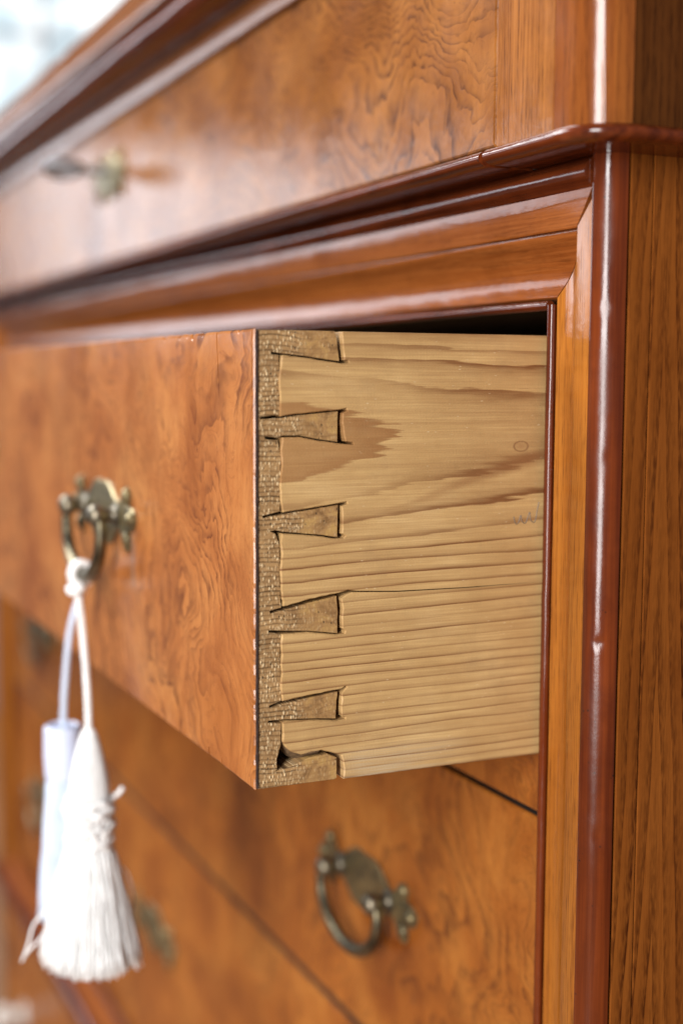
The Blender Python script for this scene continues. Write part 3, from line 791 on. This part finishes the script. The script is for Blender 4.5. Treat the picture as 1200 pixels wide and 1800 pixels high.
def put(name, me, parent, loc, rot=(0, 0, 0)):
    o = bpy.data.objects.new(name, me); COL.objects.link(o); o.parent = parent
    o.location = loc; o.rotation_euler = rot
    return o
def handle(drawer, x, y, z, swing=0.0, tilt=0.0):
    off = loc_of(drawer)
    h = put('handle', ME_PLATE, drawer, Vector((x, y, z)) - off, (0, tilt, 0))
    for s in (-1, 1): put('handle_post', ME_POST, h, (s * .0300, -.0012, 0))
    put('bail', ME_BAIL, h, (0, -.0115, 0), (swing, 0, 0))
    return h
def escutcheon(drawer, x, y, z):
    e = put('escutcheon', ME_ESC, drawer, Vector((x, y, z)) - loc_of(drawer))
    put('keyhole', ME_HOLE, e, (0, 0, 0)); return e

# ------------------------------------------------------------------ drawers
def veneer_sheet(x0, x1, z0, z1, y0, y1, nicks=(), slits=(), seed=1, right_wear=True):
    """a sheet with worn, chipped edges and a split running in from the top; outline in (x, z)"""
    rnd = random.Random(seed)
    out = []
    n = 150
    # top edge from left to right
    ev = []
    for i in range(n + 1):
        x = x0 + (x1 - x0) * i / n
        ev.append((x, z1 - abs(wobble((x, 0, seed), .0005, 60))))
    for cx, w, d in nicks:
        if d > 0:
            ev = [e for e in ev if abs(e[0] - cx) > w]
            ev += [(cx - w, z1 - .0001), (cx - w * .5, z1 - d * .8), (cx + w * .3, z1 - d), (cx + w, z1 - .0002)]
    for cx, dz, w, lean in slits:
        ev = [e for e in ev if abs(e[0] - cx) > w * 2]
        ev += [(cx - w, z1 - .0001), (cx + w, z1 - .0002)]
    ev.sort()
    for cx, dz, w, lean in slits:
        i = [k for k, e in enumerate(ev) if abs(e[0] - (cx - w)) < 1e-9][0]
        ev[i + 1:i + 1] = [(cx - w * .6 + lean * .5, z1 - dz * .5), (cx + lean, z1 - dz), (cx + w * .6 + lean * .5, z1 - dz * .5)]
    out += ev
    # right edge downwards, irregular
    m_ = 90
    for i in range(1, m_):
        z = z1 + (z0 - z1) * i / m_
        out.append((x1 - abs(wobble((0, seed, z), .0007, 110)) - (abs(wobble((3, seed, z), .0005, 400))), z))
    bv = []
    for i in range(n + 1):
        x = x1 + (x0 - x1) * i / n
        bv.append((x, z0 + abs(wobble((x, 5, seed), .0006, 60))))
    for cx, w, d in nicks:
        if d < 0:
            bv = [e for e in bv if abs(e[0] - cx) > w]
            bv += [(cx + w, z0 + .0001), (cx + w * .3, z0 - d), (cx - w * .5, z0 - d * .8), (cx - w, z0 + .0002)]
    bv.sort(reverse=True)
    out += bv
    k = len(out)
    # front face slightly inset for a rubbed arris
    cxm, czm = (x0 + x1) / 2, (z0 + z1) / 2
    def inset(p, d):
        x, z = p
        if x > x1 - .003: x -= d
        if z > z1 - .003: z -= d
        elif z < z0 + .003: z += d
        return x, z
    v = [(inset(p, .0011)[0], y0, inset(p, .0011)[1]) for p in out] + [(inset(p, .0004)[0], y0 + .0004, inset(p, .0004)[1]) for p in out] + [(p[0], y0 + .0010, p[1]) for p in out] + [(p[0], y1, p[1]) for p in out]
    f = [tuple(range(k)), tuple(range(4 * k - 1, 3 * k - 1, -1))]
    for r in range(3):
        f += [(r * k + i, r * k + (i + 1) % k, (r + 1) * k + (i + 1) % k, (r + 1) * k + i) for i in range(k)]
    return v, f

SIDE_OUT = [(a / 1000, b / 1000) for a, b in SIDE_OUTLINE]
FRONT_OUT = [(max(a / 1000, .0021), b / 1000) for a, b in FRONT_OUTLINE]
def rough_edges(L, amp, step=.0016, seed=0):
    """hand-cut joint: break long runs up and shake the points"""
    out = []
    for i, p in enumerate(L):
        q = L[(i + 1) % len(L)]
        d = math.hypot(q[0] - p[0], q[1] - p[1])
        n = 1 if (d > .2 or p[0] > .2) else max(1, int(d / step))
        for k in range(n):
            t = k / n
            y, z = p[0] + (q[0] - p[0]) * t, p[1] + (q[1] - p[1]) * t
            if k and p[0] < .12 and not (y > .0405 and .06 < z < .09):
                y += mnoise.noise(Vector((y * 700, z * 700, seed))) * amp
                z += mnoise.noise(Vector((y * 700, z * 700, seed + 9))) * amp * (.55 if 0.002 < z < .172 else .25)
            out.append((y, z))
    return out

drawer = empty('open_drawer', (CX, .21, 0), 'drawer pulled out of the chest showing its dovetailed pine side', 'drawer')
DW = -1.150
v, f = extrude_worn(rough_edges(SIDE_OUT, .00028, seed=2), 0.0, -.0155, .00055, lambda y, z: y > .0415 and .06 < z < .09)
mesh_obj('drawer_side', v, f, M_pine, drawer)
v, f = extrude_worn(rough_edges(FRONT_OUT, .00022, seed=5), -.0010, -.0158, .0003)
fb = mesh_obj('front_board', v, f, M_end, drawer)
b = MB(); b.box(DW, -.0160, .0020, .0245, .0006, .1742); b.build('front_core', M_inside, fb)
b = MB(); b.box(DW, DW + .0155, .026, .43, 0, .1745); b.build('drawer_side', M_pine, drawer)
b = MB(); b.box(DW + .016, -.016, .415, .430, .012, .165); b.build('drawer_back', M_inside, drawer)
b = MB(); b.box(DW + .016, -.016, .026, .414, .010, .018); b.build('drawer_bottom', M_inside, drawer)
nk = [(-.058, .0013, .0011), (-.071, .0018, .0022), (-.078, .0010, .0010), (-.088, .0014, .0016), (-.098, .0010, .0011), (-.110, .0016, .0018), (-.016, .0012, .0008), (-.145, .002, .0015), (-.036, .0011, -.0030), (-.052, .0016, -.0042), (-.085, .001, -.0015)]
v, f = veneer_sheet(DW, -.0004, 0.0, .1752, 0.0, .0011, nk, [(-.0405, .030, .0006, .0035)], seed=3)
mesh_obj('veneer_front', v, f, M_burl1, drawer)
b = MB()
P = [( -.0007 - abs(wobble((0, 7, .1752 * i / 60), .0004, 90)), .0016, .0005 + .1740 * i / 60) for i in range(61)]
b.tube(P, .00062, 6); b.build('glue_line', M_edge, drawer)
handle(drawer, -.2155, 0, .0885)
handle(drawer, 2 * CX + .2155, 0, .0890)
escutcheon(drawer, CX, 0, .105)
# pencil squiggle near the back of the side
M_pencil = mat_simple('pencil', (0.11, 0.085, 0.065), 0.6)
PEN = [(.1137, .1009), (.1146, .0981), (.1160, .0984), (.1171, .1014), (.1178, .0987), (.1196, .0983), (.1213, .1025), (.1219, .0992), (.1239, .0985), (.1252, .1043), (.1257, .1065)]
b = MB(); b.tube([Vector((.00002, p.y, p.z)) for p in cr_path([(0, y, z) for y, z in PEN], 5)], .00018, 4); b.build('pencil_mark', M_pencil, drawer, kind=None)
# broken corner of the bottom tail: torn wood sloping into the hole
tw = [(0.0119, .0182), (.0160, .0140), (.0215, .0118), (.0275, .0124), (.0215, .0165)]
v = [(-.0004, y, z) for y, z in tw] + [(-.0075, y + .0005, z - .0042) for y, z in tw]
f = [(0, 1, 2, 3, 4), (5, 9, 8, 7, 6)] + [(i, (i + 1) % 5, 5 + (i + 1) % 5, 5 + i) for i in range(5)]
mesh_obj('torn_wood', v, f, mat_simple('torn_brown_wood', (0.20, 0.12, 0.055), 0.8, nscale=700, amp=0.8, dark=(0.08, 0.045, 0.02)), drawer)

def closed_drawer(name, label, z0, z1, mat, seed, hz, esc=True):
    d = empty(name, (CX, .30, z0), label, 'drawer', 'closed drawers of the chest')
    v, f = veneer_sheet(XL + .0020, XR - .0022, z0, z1, .1320, .1335, (), (), seed=seed)
    mesh_obj('veneer_front', v, f, mat, d)
    b = MB(); b.box(XL + .004, XR - .004, .1337, .156, z0 + .0004, z1 - .0004); b.build('front_board', M_gap, d)
    if hz is not None:
        handle(d, -.1730, .1320, hz, 0.0); handle(d, 2 * CX + .1730, .1320, hz)
        if esc: escutcheon(d, CX, .1320, hz + .006)
    return d
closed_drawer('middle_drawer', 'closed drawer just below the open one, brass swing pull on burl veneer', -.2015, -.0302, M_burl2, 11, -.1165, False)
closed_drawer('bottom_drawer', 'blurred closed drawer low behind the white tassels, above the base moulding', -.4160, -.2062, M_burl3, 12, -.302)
# plinth drawer under the base moulding
pd = empty('plinth_drawer', (CX, .30, -.690), 'blurred lowest drawer in the bottom left corner beneath the base moulding', 'drawer', 'closed drawers of the chest')
v, f = veneer_sheet(2 * CX - .018, .018, -.690, -.478, .1215, .1400, (), (), seed=14)
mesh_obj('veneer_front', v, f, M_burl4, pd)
for kx in (-.0800, 2 * CX + .0800):
    b = MB(); b.lathe([(0, .0150), (.002, .0150), (.004, .0085), (.012, .0080), (.017, .0130), (.024, .0165), (.030, .0150), (.034, .0090), (.0352, .001)], (kx, .1213, -.590), (0, -1, 0), 24)
    b.build('knob', M_knob, pd, True, auto=60)
# frieze drawer
fd = empty('frieze_drawer', (CX, .30, .2472), 'shallow top drawer with wild burl veneer and a key in its lock', 'drawer', 'closed drawers of the chest')
v, f = veneer_sheet(2 * CX - .0036, .0033, .2474, .3502, .1000, .1180, (), (), seed=21)
mesh_obj('veneer_front', v, f, M_burlF, fd)
KX, KZ = -.566, .3100
e = put('escutcheon', ME_ESC, fd, Vector((KX, .1000, KZ)) - loc_of(fd)); e.scale = (.72, 1, .98); put('keyhole', ME_HOLE, e, (0, 0, 0))

key = empty('key', (KX, .098, KZ + .003), 'old steel key sticking out of the lock of the top drawer', 'key')
b = MB(); b.lathe([(-.012, .0022), (.004, .0022), (.005, .0040), (.0072, .0040), (.008, .0026), (.016, .0026), (.0168, .0042), (.0192, .0042), (.0200, .0028), (.023, .0028)], (KX, .098, KZ + .003), (0, -1, 0), 14); b.build('shank', M_iron, key, True, auto=40)
b = MB()
ring = [(KX + .0095 * math.sin(a), .098 - .0340 + .0120 * math.cos(a), KZ + .003 + .0030 * math.sin(a)) for a in [2 * PI * i / 28 for i in range(29)]]
b.tube(ring, .0036, 10, caps=False); b.build('bow', M_iron, key, True)

# ------------------------------------------------------------------ tassels on the open drawer's pull
TX, TY = -.2190, -.0115
BZ = .0885 - .0338                       # bottom of the bail
tas = empty('tassel_tie', (TX, TY, BZ - .004), 'white and pale blue silk tassels looped by a cord over the brass pull', 'tassel')
def ply_cord(path, r, pitch, mb, n=8):
    """two twisted plies round a path"""
    pts = [Vector(p) for p in path]
    L = [0]
    for a, c in zip(pts[:-1], pts[1:]): L.append(L[-1] + (c - a).length)
    for ph in (0, PI):
        out = []
        for i, p in enumerate(pts):
            t = (pts[min(i + 1, len(pts) - 1)] - pts[max(i - 1, 0)]).normalized()
            a = t.orthogonal().normalized() if abs(t.z) < .5 else t.cross(Vector((1, 0, 0))).normalized()
            c = t.cross(a)
            an = 2 * PI * L[i] / pitch + ph
            out.append(p + (a * math.cos(an) + c * math.sin(an)) * r * .55)
        mb.tube(out, r * .62, n)
T1 = Vector((-.1990, -.0140, -.0225))    # top of the white tassel
T2 = Vector((-.2360, -.0190, -.0285))    # top of the pale one
b = MB()
p1 = cr_path([(TX, TY - .0048, BZ + .0050), (TX + .0004, TY - .0055, BZ - .0020), (TX + .0008, TY - .0030, BZ - .0070), (TX + .004, TY - .001, BZ - .030), (T1.x - .002, T1.y, T1.z + .02), tuple(T1 + Vector((0, 0, -.004)))], 26)
ply_cord(p1, .0018, .0052, b)
b.build('cord', M_white, tas, True)
b = MB()
p2 = cr_path([(TX - .0025, TY + .004, BZ + .003), (TX - .0020, TY + .0040, BZ - .0030), (TX - .0030, TY + .0010, BZ - .0085), (TX - .010, TY - .004, BZ - .030), (T2.x + .006, T2.y, T2.z + .02), tuple(T2 + Vector((0, 0, -.010)))], 26)
ply_cord(p2, .0018, .0052, b)
b.build('cord', M_pale, tas, True)
b = MB()                                  # hitch round the bail
lp = []
for i in range(60):
    a = 2 * PI * i / 40 + PI * .5
    lp.append((TX - .0025 + .0045 * i / 59, TY + .0052 * math.cos(a), BZ + .0002 + .0056 * math.sin(a)))
b.tube(lp, .0020, 10)
lp = [(TX + .0038 * math.cos(2 * PI * i / 24) * 1.0, TY - .0030 + .0036 * math.sin(2 * PI * i / 24), BZ - .0080 + .001 * math.sin(4 * PI * i / 24)) for i in range(25)]
b.tube(lp, .0018, 10)
b.build('hitch', M_white, tas, True)

def skirt(name, parent, c, r0, r1, L, n, mat, seed, strays=(), flat=.85):
    rnd = random.Random(seed); mb = MB()
    # solid heart so that no light leaks through
    prof = [(0, r0 * .86), (L * .3, r0 * .9 + (r1 - r0) * .30), (L * .75, r0 * .9 + (r1 - r0) * .62), (L * .97, r1 * .86)]
    mb.lathe(prof, c, (0, 0, -1), 24)
    for i in range(n):
        a = 2 * PI * rnd.random(); rr = .86 + .16 * rnd.random()
        e = rr * (1 + rnd.uniform(-.06, .06)); ln = L * rnd.uniform(.955, 1.02)
        sw = rnd.uniform(-.10, .10); k = rnd.uniform(.8, 1.25); ph = rnd.uniform(0, 6.3); wa = rnd.uniform(.0001, .0006)
        pts = []
        for j in range(9):
            t = j / 8
            rad = (r0 * rr + (r1 * e - r0 * rr) * (t ** k) * .95 + r1 * .05 * t)
            aa = a + sw * t
            w = wa * math.sin(ph + 9 * t)
            pts.append((c[0] + math.cos(aa) * rad + w, c[1] + math.sin(aa) * rad * flat + w * .6, c[2] - ln * t))
        mb.tube(pts, .00036 + .0002 * rnd.random(), 4)
    for st in strays: mb.tube(cr_path(st, 6), .0006, 5)
    return mb.build(name, mat, parent, True, kind='stuff')
# white tassel: smooth bound cone, ruffled band, long skirt
c1 = T1
b = MB(); NN = 40
prof = [(0, .0016), (.002, .0030), (.008, .0050), (.016, .0070), (.026, .0088), (.034, .0096), (.037, .0094)]
b.lathe(prof, tuple(c1), (0, 0, -1), NN)
th = MB(); th.v = b.v; th.f = b.f
white = th.build('tassel', M_white, tas, True, auto=60)
off = loc_of(white)
b = MB(); rnd = random.Random(4)
for k in range(34):                      # satin threads wound down the cone
    a = 2 * PI * k / 34
    b.tube([(c1.x + math.cos(a) * (r + .0002), c1.y + math.sin(a) * (r + .0002), c1.z - d) for d, r in prof], .0007, 5)
b.build('bound_threads', M_white, white, True)
b = MB()
for zz, rr, tr in ((-.0375, .0118, .0020), (-.0415, .0128, .0022), (-.0570, .0126, .0018), (-.0600, .0122, .0016)):
    ring = []
    for i in range(49):
        a = 2 * PI * i / 48
        ring.append((c1.x + math.cos(a) * (rr + .0006 * math.sin(9 * a + zz * 900)), c1.y + math.sin(a) * rr * .9, c1.z + zz + .0008 * math.sin(5 * a + zz * 500)))
    b.tube(ring, tr, 8, caps=False)
for k in range(60):                      # looped ruffle between the bindings
    a = rnd.uniform(0, 2 * PI); zz = rnd.uniform(-.055, -.043); rr = rnd.uniform(.0118, .0140); s = rnd.uniform(.0018, .0034); tl = rnd.uniform(-.8, .8)
    lp = []
    for i in range(13):
        q = 2 * PI * i / 12
        ca = a + math.cos(q) * s / rr * math.cos(tl)
        lp.append((c1.x + math.cos(ca) * (rr + .0010 * math.sin(q)), c1.y + math.sin(ca) * (rr + .001 * math.sin(q)) * .9, c1.z + zz + math.sin(q) * s + math.cos(q) * s * math.sin(tl) * .5))
    b.tube(lp, .00075, 5, caps=False)
b.lathe([(-.002, .0090), (.004, .0115), (.018, .0120), (.023, .0112)], (c1.x, c1.y, c1.z - .037), (0, 0, -1), 24)
b.tube(cr_path([(c1.x + .004, c1.y + .0100, c1.z - .0370), (c1.x + .004, c1.y + .0140, c1.z - .0345), (c1.x + .004, c1.y + .0165, c1.z - .0315)], 5), .0013, 6)
b.build('ruffle', M_white, white, True)
cz = c1.z - .0595
skirt('skirt', white, (c1.x, c1.y, cz), .0125, .0285, .061, 900, M_white, 5, strays=[
    [(-.205, -.028, -.108), (-.208, -.034, -.117), (-.210, -.0414, -.1257), (-.210, -.0445, -.1358), (-.210, -.0476, -.1439)],
    [(-.204, -.030, -.112), (-.207, -.033, -.124), (-.209, -.038, -.133), (-.210, -.0450, -.1400), (-.210, -.0482, -.1446)],
    [(-.192, -.006, -.090), (-.195, .0037, -.0990), (-.195, .0075, -.1144), (-.195, .0051, -.1325), (-.195, .0080, -.1440), (-.195, .0117, -.1513)],
    [(-.192, -.005, -.100), (-.195, .0060, -.1180), (-.195, .0048, -.1400), (-.195, .0095, -.1530)]])
# pale tassel: satin cuff open at the top, skirt below
c2 = T2
b = MB(); b.lathe([(.0110, .0030), (.0105, .0066), (.0008, .0074), (0, .0086), (.0008, .0096), (.004, .0100), (.016, .0102), (.027, .0098), (.030, .0090), (.030, .003)], tuple(c2), (0, 0, -1), 32)
pale = b.build('tassel', M_cuff, tas, True, auto=50)
skirt('skirt', pale, (c2.x, c2.y, c2.z - .028), .0092, .0150, .078, 520, M_pale, 8)
